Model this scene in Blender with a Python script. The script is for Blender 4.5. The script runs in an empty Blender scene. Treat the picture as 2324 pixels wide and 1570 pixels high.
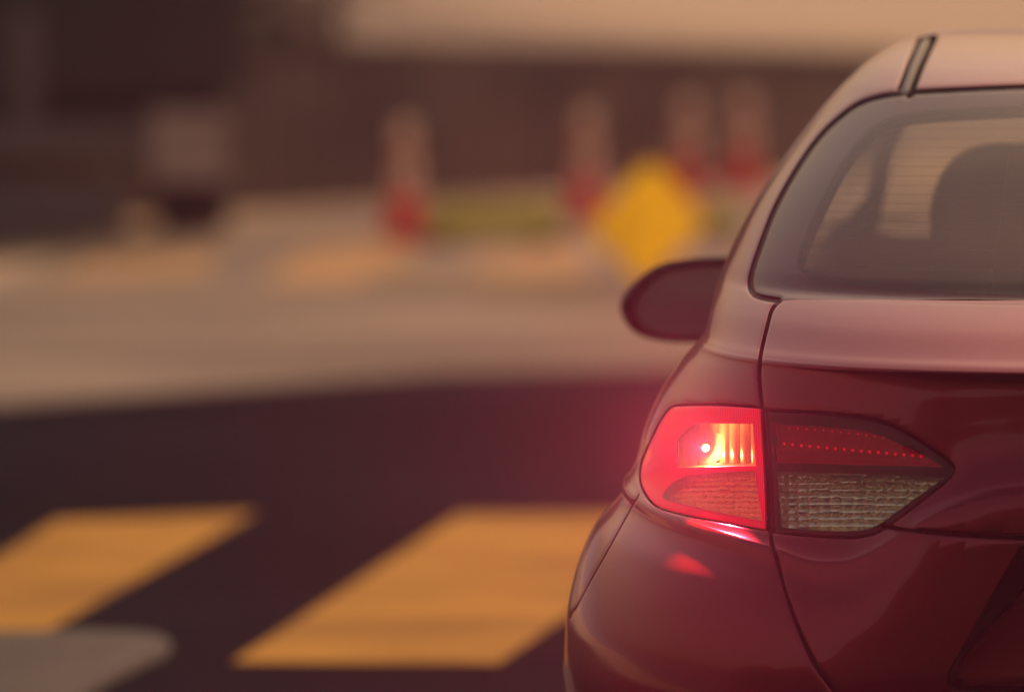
import bpy, bmesh, math, random
import numpy as np
from mathutils import Vector, Matrix
from mathutils.kdtree import KDTree
from mathutils.geometry import delaunay_2d_cdt
random.seed(7); np.random.seed(7)
R = math.radians
sc = bpy.context.scene

# ------------------------------------------------------------------ camera (a ~300 mm lens, 13 m behind the car)
DW, DH = 2324.0, 1570.0          # photo units used for measuring
FPX = 19552.0                    # focal length in those units
VPX, VPY = 3500.0, -445.0        # vanishing point of the car's heading (+Y)
HC, DIST = 1.872, 13.0
th = math.atan((DH/2 - VPY)/FPX)                       # pitch down
psi = math.atan((VPX - DW/2)*math.cos(th)/FPX)         # yaw to the left
fw = np.array([-math.sin(psi)*math.cos(th), math.cos(psi)*math.cos(th), -math.sin(th)])
rt = np.array([math.cos(psi), math.sin(psi), 0.0])
up = np.cross(rt, fw)
def ray(px, py):
    return FPX*fw + (px - DW/2)*rt - (py - DH/2)*up
d0 = ray(2560.0, 950.0)                                # tail centre of the car stands on this line
CAM = np.array([0, 0, HC]) - np.array([d0[0], d0[1], 0])*(DIST/d0[1])
def project(P):
    q = np.asarray(P) - CAM
    z = q @ fw
    return np.stack([DW/2 + FPX*(q @ rt)/z, DH/2 - FPX*(q @ up)/z], -1)
def ground(px, py, z=0.0):
    d = ray(px, py); t = (z - CAM[2])/d[2]
    return CAM + d*t
def at_depth(px, py, y):
    d = ray(px, py); t = (y - CAM[1])/d[1]
    return CAM + d*t
cd = bpy.data.cameras.new('camera'); cam = bpy.data.objects.new('camera', cd); sc.collection.objects.link(cam)
cd.sensor_width = 36.0; cd.lens = 36.0*FPX/DW
cd.clip_start = 0.5; cd.clip_end = 3000
M = Matrix(((rt[0], up[0], -fw[0], CAM[0]), (rt[1], up[1], -fw[1], CAM[1]), (rt[2], up[2], -fw[2], CAM[2]), (0, 0, 0, 1)))
cam.matrix_world = M
sc.camera = cam
cd.dof.use_dof = True
cd.dof.focus_distance = 13.35
cd.dof.aperture_fstop = cd.lens/114.0     # 114 mm entrance pupil
cd.dof.aperture_blades = 0

# ------------------------------------------------------------------ sky, sun, exposure
SUN_EL, SUN_AZ = R(33), R(31)            # azimuth clockwise from +Y
w = bpy.data.worlds.new('World'); sc.world = w; w.use_nodes = True
nt = w.node_tree; bg = nt.nodes['Background']
sky = nt.nodes.new('ShaderNodeTexSky'); sky.sky_type = 'NISHITA'; sky.sun_disc = False
sky.sun_elevation = SUN_EL; sky.sun_rotation = SUN_AZ
sky.dust_density = 6.0; sky.air_density = 2.0; sky.ozone_density = 0.6
tn = nt.nodes.new('ShaderNodeMix'); tn.data_type = 'RGBA'; tn.blend_type = 'MULTIPLY'; tn.inputs['Factor'].default_value = 1.0
tn.inputs['B'].default_value = (1.0, 0.80, 0.69, 1)      # warm, dusty evening air
nt.links.new(sky.outputs[0], tn.inputs['A']); nt.links.new(tn.outputs['Result'], bg.inputs[0]); bg.inputs[1].default_value = 0.098
sd = bpy.data.lights.new('sun', 'SUN'); so = bpy.data.objects.new('sun', sd); sc.collection.objects.link(so)
sd.energy = 2.5; sd.angle = R(0.6); sd.color = (1.0, 0.62, 0.38)
sv = Vector((math.sin(SUN_AZ)*math.cos(SUN_EL), math.cos(SUN_AZ)*math.cos(SUN_EL), math.sin(SUN_EL)))
so.rotation_euler = sv.to_track_quat('Z', 'Y').to_euler(); so.location = (0, 0, 30)
vs = sc.view_settings
sc.display_settings.display_device = 'sRGB'
vs.view_transform = 'Standard'; vs.look = 'None'; vs.gamma = 1.0; vs.exposure = 0.0
cy = sc.cycles
cy.max_bounces = 12; cy.transparent_max_bounces = 24; cy.glossy_bounces = 6; cy.transmission_bounces = 10
cy.volume_bounces = 1
cy.use_denoising = True
cy.sample_clamp_indirect = 6.0
cy.caustics_reflective = False; cy.caustics_refractive = False

# ------------------------------------------------------------------ materials
def mat(name, color, rough=0.5, metal=0.0, coat=0.0, **kw):
    m = bpy.data.materials.new(name); m.use_nodes = True
    b = m.node_tree.nodes['Principled BSDF']
    b.inputs['Base Color'].default_value = (*color, 1); b.inputs['Roughness'].default_value = rough
    b.inputs['Metallic'].default_value = metal
    b.inputs['Coat Weight'].default_value = coat; b.inputs['Coat Roughness'].default_value = 0.03
    for k, v in kw.items(): b.inputs[k.replace('_', ' ')].default_value = v
    return m
def nodes(m): return m.node_tree.nodes, m.node_tree.links, m.node_tree.nodes['Principled BSDF']
def mottle(m, c1, c2, scale, detail=6, bump=0.0, bscale=None, rough=None, lo=0.35, hi=0.65, stretch=None):
    n, l, b = nodes(m)
    tc = n.new('ShaderNodeTexCoord'); src = tc.outputs['Object']
    if stretch:
        mp = n.new('ShaderNodeMapping'); mp.inputs['Scale'].default_value = stretch; l.new(src, mp.inputs[0]); src = mp.outputs[0]
    t = n.new('ShaderNodeTexNoise'); t.inputs['Scale'].default_value = scale; t.inputs['Detail'].default_value = detail
    l.new(src, t.inputs['Vector'])
    r = n.new('ShaderNodeValToRGB'); r.color_ramp.elements[0].position = lo; r.color_ramp.elements[1].position = hi
    r.color_ramp.elements[0].color = (*c1, 1); r.color_ramp.elements[1].color = (*c2, 1)
    l.new(t.outputs['Fac'], r.inputs[0]); l.new(r.outputs[0], b.inputs['Base Color'])
    if bump:
        t2 = n.new('ShaderNodeTexNoise'); t2.inputs['Scale'].default_value = bscale or scale*6; t2.inputs['Detail'].default_value = 4
        l.new(src, t2.inputs['Vector'])
        bp = n.new('ShaderNodeBump'); bp.inputs['Strength'].default_value = bump; bp.inputs['Distance'].default_value = 0.01
        l.new(t2.outputs['Fac'], bp.inputs['Height']); l.new(bp.outputs[0], b.inputs['Normal'])
    return m
def paint():
    m = mat('red_paint', (0.30, 0.018, 0.022), 0.27, 0.80, 0.72)
    n, l, b = nodes(m)
    tc = n.new('ShaderNodeTexCoord')
    fl = n.new('ShaderNodeTexVoronoi'); fl.inputs['Scale'].default_value = 1400
    l.new(tc.outputs['Object'], fl.inputs['Vector'])
    mx = n.new('ShaderNodeMix'); mx.data_type = 'RGBA'
    mx.inputs['A'].default_value = (0.24, 0.008, 0.016, 1); mx.inputs['B'].default_value = (0.40, 0.018, 0.028, 1)
    l.new(fl.outputs['Distance'], mx.inputs['Factor'])
    # a thin film of road dust, blotchy, with a few specks
    du = n.new('ShaderNodeTexNoise'); du.inputs['Scale'].default_value = 9; du.inputs['Detail'].default_value = 8; du.inputs['Roughness'].default_value = 0.7
    l.new(tc.outputs['Object'], du.inputs['Vector'])
    sp = n.new('ShaderNodeTexVoronoi'); sp.inputs['Scale'].default_value = 42
    l.new(tc.outputs['Object'], sp.inputs['Vector'])
    rs = n.new('ShaderNodeValToRGB'); rs.color_ramp.elements[0].position = 0.05; rs.color_ramp.elements[0].color = (1, 1, 1, 1)
    rs.color_ramp.elements[1].position = 0.09; rs.color_ramp.elements[1].color = (0, 0, 0, 1)
    l.new(sp.outputs['Distance'], rs.inputs[0])
    m2 = n.new('ShaderNodeMix'); m2.data_type = 'RGBA'; m2.inputs['B'].default_value = (0.16, 0.09, 0.07, 1)
    ml = n.new('ShaderNodeMath'); ml.operation = 'MULTIPLY'; ml.inputs[1].default_value = 0.5
    l.new(rs.outputs[0], ml.inputs[0]); l.new(ml.outputs[0], m2.inputs['Factor'])
    l.new(mx.outputs['Result'], m2.inputs['A']); l.new(m2.outputs['Result'], b.inputs['Base Color'])
    mr = n.new('ShaderNodeMapRange'); mr.inputs['From Min'].default_value = 0.3; mr.inputs['From Max'].default_value = 0.75
    mr.inputs['To Min'].default_value = 0.015; mr.inputs['To Max'].default_value = 0.09
    l.new(du.outputs['Fac'], mr.inputs['Value']); l.new(mr.outputs[0], b.inputs['Coat Roughness'])
    return m
def thin_glass(name, tint, gloss_rough=0.01, dirt=0.0, ior=1.5, glow=None):
    """clear or tinted sheet: straight-through tint plus a Fresnel reflection (and a little dust)"""
    m = bpy.data.materials.new(name); m.use_nodes = True
    n, l = m.node_tree.nodes, m.node_tree.links; n.clear()
    o = n.new('ShaderNodeOutputMaterial'); t = n.new('ShaderNodeBsdfTransparent'); t.inputs[0].default_value = (*tint, 1)
    g = n.new('ShaderNodeBsdfGlossy'); g.inputs['Roughness'].default_value = gloss_rough
    ge = n.new('ShaderNodeNewGeometry'); dt = n.new('ShaderNodeVectorMath'); dt.operation = 'DOT_PRODUCT'
    l.new(ge.outputs['Incoming'], dt.inputs[0]); l.new(ge.outputs['Normal'], dt.inputs[1])
    def mth(op, a, b):
        k = n.new('ShaderNodeMath'); k.operation = op; k.use_clamp = False
        for i_, x_ in enumerate((a, b)):
            if isinstance(x_, (int, float)): k.inputs[i_].default_value = x_
            elif x_ is not None: l.new(x_, k.inputs[i_])
        return k.outputs[0]
    r0 = ((ior-1)/(ior+1))**2                      # the same Fresnel reflection from either side of the sheet
    sch = mth('ADD', mth('MULTIPLY', mth('POWER', mth('SUBTRACT', 1.0, mth('ABSOLUTE', dt.outputs['Value'], None)), 5.0), 1-r0), r0)
    mx = n.new('ShaderNodeMixShader'); l.new(sch, mx.inputs[0]); l.new(t.outputs[0], mx.inputs[1]); l.new(g.outputs[0], mx.inputs[2])
    out = mx.outputs[0]
    if dirt:
        d = n.new('ShaderNodeBsdfDiffuse'); d.inputs[0].default_value = (0.5, 0.4, 0.33, 1)
        tc = n.new('ShaderNodeTexCoord'); ns = n.new('ShaderNodeTexNoise'); ns.inputs['Scale'].default_value = 7; ns.inputs['Detail'].default_value = 9
        l.new(tc.outputs['Object'], ns.inputs['Vector'])
        mr = n.new('ShaderNodeMapRange'); mr.inputs['To Min'].default_value = dirt*0.6; mr.inputs['To Max'].default_value = dirt*1.4
        l.new(ns.outputs['Fac'], mr.inputs['Value'])
        m2 = n.new('ShaderNodeMixShader'); l.new(mr.outputs[0], m2.inputs[0]); l.new(out, m2.inputs[1]); l.new(d.outputs[0], m2.inputs[2]); out = m2.outputs[0]
    if glow:                                   # emission put into the lens, standing in for lamp light spread through it
        e = n.new('ShaderNodeEmission'); e.inputs[0].default_value = (*glow[:3], 1); wv = n.new('ShaderNodeTexWave'); wv.bands_direction = 'X'; wv.inputs['Scale'].default_value = 95; wv.inputs['Distortion'].default_value = .4
        tcw = n.new('ShaderNodeTexCoord'); l.new(tcw.outputs['Object'], wv.inputs['Vector'])
        l.new(mth('ADD', mth('MULTIPLY', wv.outputs['Fac'], glow[3]*.5), glow[3]*.7), e.inputs[1])
        ad = n.new('ShaderNodeAddShader'); l.new(out, ad.inputs[0]); l.new(e.outputs[0], ad.inputs[1]); out = ad.outputs[0]
    l.new(out, o.inputs[0])
    return m
def plastic_sheet(name, c1, c2, scale, share=.55):
    """coloured plastic board that also lets the sun behind it shine through"""
    m = mottle(mat(name, c1, .45), c1, c2, scale); n, l, b = nodes(m)
    t = n.new('ShaderNodeBsdfTranslucent'); t.inputs[0].default_value = (*c2, 1); mx = n.new('ShaderNodeMixShader'); mx.inputs[0].default_value = share
    o = [k for k in n if k.type == 'OUTPUT_MATERIAL'][0]
    l.new(b.outputs[0], mx.inputs[1]); l.new(t.outputs[0], mx.inputs[2]); l.new(mx.outputs[0], o.inputs[0])
    return m
def emit(name, color, strength):
    m = mat(name, (0.8, 0.8, 0.8), 0.4)
    b = m.node_tree.nodes['Principled BSDF']
    b.inputs['Emission Color'].default_value = (*color, 1); b.inputs['Emission Strength'].default_value = strength
    return m
PAINT = paint()
BLACK = mat('black_rubber', (0.018, 0.016, 0.018), 0.55)
GLOSSBLACK = mat('gloss_black', (0.012, 0.011, 0.013), 0.12, 0, 0.5)
FRIT = mat('black_glass_border', (0.105, 0.040, 0.036), 0.09, 0, 0.0, Specular_IOR_Level=0.4)
LINER = mat('dark_gap', (0.004, 0.004, 0.005), 0.9)
TRIM = mat('trim_plastic', (0.025, 0.023, 0.024), 0.5)
DITCH = mat('grey_moulding', (0.16, 0.13, 0.11), 0.4)
GLASS = thin_glass('window_glass', (0.92, 0.88, 0.76), 0.012, 0.28)
SIDEGLASS = thin_glass('side_glass', (0.93, 0.92, 0.86), 0.01, 0.02)
RED_LENS = thin_glass('red_lens', (0.62, 0.012, 0.02), 0.02, 0.0, 1.5)
LIT_LENS = thin_glass('lit_red_lens', (0.62, 0.012, 0.02), 0.02, 0.0, 1.5, (1.0, .012, .045, .50))
LIT_ROSE = thin_glass('lit_brake_lens', (0.96, 0.60, 0.42), 0.02, 0.0, 1.5, (1.0, .05, .08, .16))
DARK_RED_LENS = thin_glass('dark_red_lens', (0.80, 0.02, 0.035), 0.02, 0.0, 1.5)
GLOW_DARK = thin_glass('added_glow_lens', (0.80, 0.02, 0.035), 0.02, 0.0, 1.5, (1.0, .008, .04, .05))  # faint glow put into the red lens; no bulb burns behind it
CLEAR_LENS = thin_glass('clear_lens', (0.93, 0.92, 0.88), 0.02, 0.015, 1.5)
ROSE_LENS = thin_glass('rose_lens', (0.95, 0.55, 0.42), 0.02, 0.0, 1.5)
CHROME = mat('reflector_chrome', (0.96, 0.86, 0.64), 0.09, 0.88)
CHROME_RED = mat('reflector_in_red', (0.90, 0.80, 0.66), 0.25, 0.15)
LAMPBODY = mat('lamp_housing', (0.30, 0.05, 0.05), 0.3)
SEAT = mat('seat_fabric', (0.10, 0.075, 0.072), 0.85)
CABIN = mat('cabin_plastic', (0.045, 0.036, 0.034), 0.7)
HEADLINE = mat('cabin_headlining', (0.42, 0.36, 0.29), 0.9)
TYRE = mat('tyre_rubber', (0.02, 0.02, 0.02), 0.8)
RIM = mat('wheel_alloy', (0.45, 0.44, 0.43), 0.3, 1.0)
MIRROR = mat('mirror_glass', (0.66, 0.52, 0.48), 0.08, 0.35)
STUD = emit('added_glow_stud', (1.0, .02, .05), .55)  # glow put into the studs, standing in for leaked brake light
FILAMENT = emit('brake_bulb_glow', (1.0, 0.44, 0.15), 1300.0)
BULBGLASS = emit('bulb_glass_glow', (1.0, 0.40, 0.14), 16.0)

# ------------------------------------------------------------------ object helpers
def link(o): sc.collection.objects.link(o); return o
def tag(o, label=None, cat=None, group=None, kind=None):
    for k, v in (('label', label), ('category', cat), ('group', group), ('kind', kind)):
        if v: o[k] = v
    return o
def empty(name, loc=(0, 0, 0), rz=0.0):
    o = bpy.data.objects.new(name, None); o.location = loc; o.rotation_euler = (0, 0, rz); o.empty_display_size = 0.1
    return link(o)
def mesh_obj(name, verts, faces, m, parent=None, smooth=True, normals=None):
    me = bpy.data.meshes.new(name); me.from_pydata([tuple(v) for v in verts], [], [tuple(f) for f in faces]); me.update()
    if smooth: me.polygons.foreach_set('use_smooth', [True]*len(me.polygons))
    if m: me.materials.append(m)
    if normals is not None: me.normals_split_custom_set_from_vertices([tuple(x) for x in normals])
    o = bpy.data.objects.new(name, me)
    if parent: o.parent = parent
    return link(o)
def bm_obj(name, bm, m, parent=None, smooth=False, loc=None, bevel=0.0):
    if bevel:
        bmesh.ops.bevel(bm, geom=[e for e in bm.edges if len(e.link_faces) == 2 and e.calc_face_angle(0) > 0.5], offset=bevel, segments=2, affect='EDGES', clamp_overlap=True)
    bmesh.ops.recalc_face_normals(bm, faces=bm.faces)
    me = bpy.data.meshes.new(name); bm.to_mesh(me); bm.free()
    if smooth: me.polygons.foreach_set('use_smooth', [True]*len(me.polygons))
    if m: me.materials.append(m)
    o = bpy.data.objects.new(name, me)
    if parent: o.parent = parent
    if loc is not None: o.location = loc
    return link(o)
def add_box(bm, c, s, rz=0.0, rx=0.0):
    mt = Matrix.Translation(c) @ Matrix.Rotation(rz, 4, 'Z') @ Matrix.Rotation(rx, 4, 'X') @ Matrix.Diagonal((s[0], s[1], s[2], 1))
    return bmesh.ops.create_cube(bm, size=1.0, matrix=mt)['verts']
def add_lathe(bm, prof, n=32, mt=None, cap=True):
    rings = []
    for r, z in prof:
        rings.append([bm.verts.new((r*math.cos(2*math.pi*i/n), r*math.sin(2*math.pi*i/n), z)) for i in range(n)])
    for a, b in zip(rings, rings[1:]):
        for i in range(n): bm.faces.new((a[i], a[(i+1) % n], b[(i+1) % n], b[i]))
    if cap:
        bm.faces.new(rings[0][::-1]); bm.faces.new(rings[-1])
    if mt is not None: bmesh.ops.transform(bm, matrix=mt, verts=[v for r in rings for v in r])
def add_prism(bm, poly, d, mt):
    """polygon in local XZ extruded d along local Y, then moved by mt"""
    a = [bm.verts.new((x, 0, z)) for x, z in poly]; b = [bm.verts.new((x, d, z)) for x, z in poly]
    n = len(poly); bm.faces.new(a); bm.faces.new(b[::-1])
    for i in range(n): bm.faces.new((a[i], b[i], b[(i+1) % n], a[(i+1) % n]))
    bmesh.ops.transform(bm, matrix=mt, verts=a+b)

# ================================================================== THE CAR
# body surface S(t, v): stacked plan contours; t runs from the rear centre (0) round the left corner (1), along the flank (2), to the front centre (3)
HLIP = 1.012
HS_X = np.array([0, .08, .17, .25, .30, .35, .39, .43, .47, .55, .65, .76, .86, 1.2])
HS_H = np.array([.838, .838, .834, .815, .793, .766, .742, .727, .724, .741, .757, .773, .79, .79])
def pchip(x, y):
    x = np.asarray(x, float); y = np.asarray(y, float); h = np.diff(x); d = np.diff(y)/h
    m = np.zeros_like(y); m[0] = d[0]; m[-1] = d[-1]
    for i in range(1, len(x)-1):
        if d[i-1]*d[i] > 0:
            w1 = 2*h[i]+h[i-1]; w2 = h[i]+2*h[i-1]; m[i] = (w1+w2)/(w1/d[i-1]+w2/d[i])
    def f(q):
        q = np.clip(q, x[0], x[-1]); i = np.clip(np.searchsorted(x, q, 'right')-1, 0, len(x)-2)
        s = (q-x[i])/h[i]; s2 = s*s; s3 = s2*s
        return (2*s3-3*s2+1)*y[i]+(s3-2*s2+s)*h[i]*m[i]+(-2*s3+3*s2)*y[i+1]+(s3-s2)*h[i]*m[i+1]
    return f
hs_f = pchip(HS_X, HS_H)
#  mode, height, y0, W, L, n, y1, Lf, drop
ROWS = [
 ('a', .17, .08, 0.890, .80, 3.4, 4.40, .70, 0),
 ('a', .23, -.02, 0.930, .95, 3.3, 4.52, .80, 0),
 ('a', .34, -.08, 0.952, 1.0, 3.3, 4.56, .85, 0),
 ('a', .48, -.105, 0.959, 1.05, 3.2, 4.58, .90, 0),
 ('b', (.55, .12), -.105, .954, 1.05, 3.15, 4.57, .92, .01),
 ('b', (.62, .36), -.100, .938, 1.05, 3.08, 4.55, .95, .03),
 ('b', (.69, .70), -.091, .907, 1.04, 3.0, 4.52, .95, .06),
 ('f', -.10, -.081, 0.859, 1.03, 2.95, 4.50, .95, .10),
 ('f', -.03, -.0770, 0.856, 1.01, 2.9, 4.48, .95, .15),
 ('f', -.006, -.0750, 0.852, 1.01, 2.9, 4.48, .95, .15),
 ('f', .006, -.0700, 0.850, 1.01, 2.9, 4.48, .95, .15),
 ('f', .070, -.0505, 0.842, 1.0, 2.9, 4.46, .95, .16),
 ('f', .092, -.0455, 0.840, 1.0, 2.9, 4.46, .95, .16),
 ('f', .35, -.016, 0.825, .97, 2.9, 4.44, .95, .20),
 ('f', .60, -.006, 0.801, .95, 2.9, 4.42, .95, .22),
 ('f', .80, .000, 0.771, .93, 2.9, 4.40, .95, .24),
 ('f', .91, .003, 0.751, .92, 2.9, 4.38, .95, .25),
 ('f', .965, .002, 0.738, .91, 2.9, 4.36, .95, .25),
 ('f', .995, .000, 0.732, .90, 2.9, 4.35, .95, .25),
 ('a', HLIP+.004, .008, 0.728, .90, 2.9, 4.32, .95, .25),
 ('a', HLIP+.016, .05, 0.725, .90, 3.0, 4.22, .95, .22),
 ('a', 1.066, .17, 0.725, .88, 3.1, 3.85, .90, .11),
 ('a', 1.095, .29, 0.724, .86, 3.2, 3.50, .85, .04),
 ('a', 1.104, .335, 0.723, .84, 3.2, 3.35, .80, .02),
 ('a', 1.13, .385, 0.715, .83, 3.2, 3.27, .76, 0),
 ('a', 1.21, .57, 0.686, .80, 3.2, 3.05, .70, 0),
 ('a', 1.30, .80, 0.635, .74, 3.2, 2.80, .60, 0),
 ('a', 1.375, 1.04, 0.583, .62, 3.2, 2.58, .45, 0),
 ('a', 1.405, 1.16, 0.557, .54, 3.2, 2.48, .36, 0),
 ('a', 1.432, 1.32, 0.529, .44, 3.1, 2.40, .28, 0),
 ('a', 1.458, 1.58, 0.486, .30, 3.0, 2.33, .18, 0),
 ('a', 1.473, 1.86, 0.408, .16, 3.0, 2.27, .09, 0),
 ('a', 1.478, 2.2, 0.001, .001, 3.0, 2.2, .0, 0),
]
rows_A = np.array([r[1] if r[0] == 'a' else r[1]*HLIP if r[0] == 'f' else r[1][0]-.77*r[1][1] for r in ROWS])
rows_B = np.array([0 if r[0] == 'a' else 1-r[1] if r[0] == 'f' else r[1][1] for r in ROWS])
rows_P = np.array([r[2:] for r in ROWS], float)
hh = rows_A + rows_B*.77
VC = np.concatenate([[0], np.cumsum(np.maximum(np.hypot(np.diff(hh), np.diff(rows_P[:, 0])), np.abs(np.diff(rows_P[:, 1]))))])
fA, fB = pchip(VC, hh), pchip(VC, rows_B)
fP = [pchip(VC, rows_P[:, k]) for k in range(7)]
VMAX = VC[-1]
# arc-length table of the nominal rear corner
_ph = np.linspace(0, math.pi/2, 4001); _x = .84*np.sin(_ph)**(2/3.0); _y = .95*(1-np.cos(_ph))
_s = np.concatenate([[0], np.cumsum(np.hypot(np.diff(_x), np.diff(_y)))]); _s /= _s[-1]
def sstep(a, b, x):
    s = np.clip((x-a)/(b-a), 0, 1); return s*s*(3-2*s)
def S(t, v):
    t = np.asarray(t, float); v = np.asarray(v, float)
    y0, W, L, n, y1, Lf, drop = [f(v) for f in fP]
    ta = np.clip(t, 0, 1); ph = np.interp(ta, _s, _ph)
    tf = np.clip(3-t, 0, 1); pf = np.interp(tf, _s, _ph)
    sn = np.where(t <= 1, np.sin(ph), np.where(t >= 2, np.sin(pf), 1.0))
    X = W*np.maximum(sn, 0)**(2/n)
    Yr = y0+L*(1-np.cos(ph)); Yf = y1-Lf*(1-np.cos(pf))
    tm = np.clip(t-1, 0, 1)
    Y = np.where(t <= 1, Yr, np.where(t >= 2, Yf, (y0+L)*(1-tm)+(y1-Lf)*tm))
    Z = fA(v)+fB(v)*(hs_f(np.where(Y > 1.6, 1.0, X))-.77)
    Z = Z-drop*sstep(2.9, 4.3, Y)
    return np.stack([-X, Y, Z], -1)
def Snorm(t, v):
    e = 2e-4
    a = S(np.clip(t+e, 0, 3), v)-S(np.clip(t-e, 0, 3), v); b = S(t, np.clip(v+e, 0, VMAX))-S(t, np.clip(v-e, 0, VMAX))
    a[np.asarray(t) < 5e-4] = (-1e-4, 0, 0)
    nrm = np.cross(b, a); nrm /= np.maximum(np.linalg.norm(nrm, axis=-1, keepdims=True), 1e-12)
    return nrm
_tg, _vg = np.meshgrid(np.linspace(0, 1.7, 300), np.linspace(0, VMAX*.995, 420), indexing='ij')
_tg = _tg.ravel(); _vg = _vg.ravel(); _Pg = S(_tg, _vg); _px = project(_Pg)
_vis = np.einsum('ij,ij->i', Snorm(_tg, _vg), CAM-_Pg) > 0
_vis &= _tg < .985
_tv, _vv, _pv = _tg[_vis], _vg[_vis], _px[_vis]
_sd = (_tg > .9); _ts, _vs2, _ps = _tg[_sd], _vg[_sd], _Pg[_sd][:, 1:]
_trees = {}
def inv(pts, key=project, table=None):
    """surface parameters (t, v) whose key (picture or side view) is nearest to each given point"""
    T, V, Pp = table or (_tv, _vv, _pv)
    kid = id(Pp)
    if kid not in _trees:
        kd = KDTree(len(Pp))
        for i, q in enumerate(Pp): kd.insert((q[0], q[1], 0), i)
        kd.balance(); _trees[kid] = kd
    q = np.asarray(pts, float); kd = _trees[kid]
    i = np.array([kd.find((a, b, 0))[1] for a, b in q])
    t0, v0 = T[i].copy(), V[i].copy(); t, v = t0.copy(), v0.copy(); e = 1e-4
    for _ in range(5):
        f0 = key(S(t, v)); Ja = (key(S(t+e, v))-f0)/e; Jb = (key(S(t, v+e))-f0)/e; r = q-f0
        det = Ja[:, 0]*Jb[:, 1]-Ja[:, 1]*Jb[:, 0]; ok = np.abs(det) > 1e-9; det = np.where(ok, det, 1)
        dt = (r[:, 0]*Jb[:, 1]-r[:, 1]*Jb[:, 0])/det; dv_ = (Ja[:, 0]*r[:, 1]-Ja[:, 1]*r[:, 0])/det
        t = np.clip(t+np.where(ok, np.clip(dt, -.02, .02), 0), 0, .99 if key is project else 2.95); v = np.clip(v+np.where(ok, np.clip(dv_, -.02, .02), 0), 0, VMAX)
    bad = ((key(S(t, v))-q)**2).sum(1) > ((key(S(t0, v0))-q)**2).sum(1)
    t[bad], v[bad] = t0[bad], v0[bad]
    return np.stack([t, v], 1)
side_key = lambda P: P[..., 1:]
_frt = np.meshgrid(np.linspace(1.3, 3, 160), np.linspace(0, VMAX*.995, 240), indexing='ij')
_tF, _vF = _frt[0].ravel(), _frt[1].ravel(); _PF = S(_tF, _vF)
SIDE_T = (_tF[_tF < 2.3], _vF[_tF < 2.3], _PF[_tF < 2.3][:, 1:])
_tS = np.concatenate([_ts, SIDE_T[0]]); _vS = np.concatenate([_vs2, SIDE_T[1]]); _pS = np.concatenate([_ps, SIDE_T[2]])
front_key = lambda P: P[..., [0, 2]]
_ff = (_tF > 2.0)
FRONT = (_tF[_ff], _vF[_ff], _PF[_ff][:, [0, 2]])
def smooth(pts, closed=False, step=9.0):
    """Catmull-Rom through traced points; a point given twice in a row is a corner"""
    pts = [np.array(p, float) for p in pts]; n = len(pts); out = []
    segs = range(n if closed else n-1)
    g = lambda i: pts[i % n] if closed else pts[min(max(i, 0), n-1)]
    for i in segs:
        p0, p1, p2, p3 = g(i-1), g(i), g(i+1), g(i+2)
        L = np.linalg.norm(p2-p1)
        if L < 1e-9: continue
        k = max(1, int(round(L/step)))
        for j in range(k):
            s = j/k
            out.append(.5*((2*p1)+(p2-p0)*s+(2*p0-5*p1+4*p2-p3)*s*s+(3*p1-p0-3*p2+p3)*s**3))
    if not closed: out.append(pts[-1])
    return np.array(out)
def offset(poly, d, closed=False):
    p = np.asarray(poly); n = len(p)
    if closed: tg = np.roll(p, -1, 0)-np.roll(p, 1, 0)
    else: tg = np.gradient(p, axis=0)
    tg = tg/np.maximum(np.linalg.norm(tg, axis=1, keepdims=True), 1e-9)
    return p+d*np.stack([-tg[:, 1], tg[:, 0]], 1)
def inside(P, poly):
    x, y = P[:, 0], P[:, 1]; c = np.zeros(len(P), bool); n = len(poly)
    for i in range(n):
        x1, y1 = poly[i]; x2, y2 = poly[(i+1) % n]
        if y1 == y2: continue
        k = ((y1 > y) != (y2 > y)) & (x < (x2-x1)*(y-y1)/(y2-y1)+x1); c ^= k
    return c
def seg_dist(P, line):
    """distance and foot vector from points to an open polyline"""
    best = np.full(len(P), 1e9); vec = np.zeros((len(P), 2))
    for a, b in zip(line[:-1], line[1:]):
        ab = b-a; L = (ab@ab)+1e-12
        s = np.clip(((P-a)@ab)/L, 0, 1); f = a+s[:, None]*ab; dv = f-P; d = np.hypot(dv[:, 0], dv[:, 1])
        k = d < best; best[k] = d[k]; vec[k] = dv[k]
    return best, vec

# ---- outlines traced from the photograph (left half), in picture units
G_TRUNK = smooth([(1766, 682), (1750, 702), (1738, 745), (1727, 792), (1721, 836), (1723, 880), (1728, 930), (1735, 1000), (1741, 1100), (1746, 1200), (1760, 1262), (1783, 1345), (1813, 1430), (1850, 1510), (1886, 1560), (1925, 1605), (2000, 1650), (2150, 1668), (2400, 1675), (2562, 1676)])
G_PLATE = smooth([(1996, 1190), (2100, 1206), (2200, 1215), (2320, 1221), (2562, 1226)])
LQ = smooth([(1725, 924), (1725, 924), (1660, 919), (1600, 917), (1545, 918), (1520, 923), (1498, 950), (1480, 985), (1463, 1022), (1452, 1052), (1450, 1085), (1460, 1115), (1480, 1140), (1510, 1155), (1570, 1170), (1650, 1185), (1738, 1201), (1738, 1201), (1735, 1100), (1729, 1000)], True)
LT = smooth([(1737, 932), (1737, 932), (1800, 934), (1880, 940), (1960, 949), (2020, 965), (2085, 1000), (2140, 1037), (2166, 1060), (2166, 1060), (2150, 1088), (2090, 1135), (2030, 1180), (1990, 1206), (1960, 1215), (1930, 1219), (1870, 1217), (1800, 1211), (1754, 1204), (1754, 1204), (1749, 1100), (1743, 1000)], True)
G_SIDE = smooth([(1449, 1118), (1425, 1160), (1385, 1232), (1340, 1312), (1312, 1364), (1293, 1400)])
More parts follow.
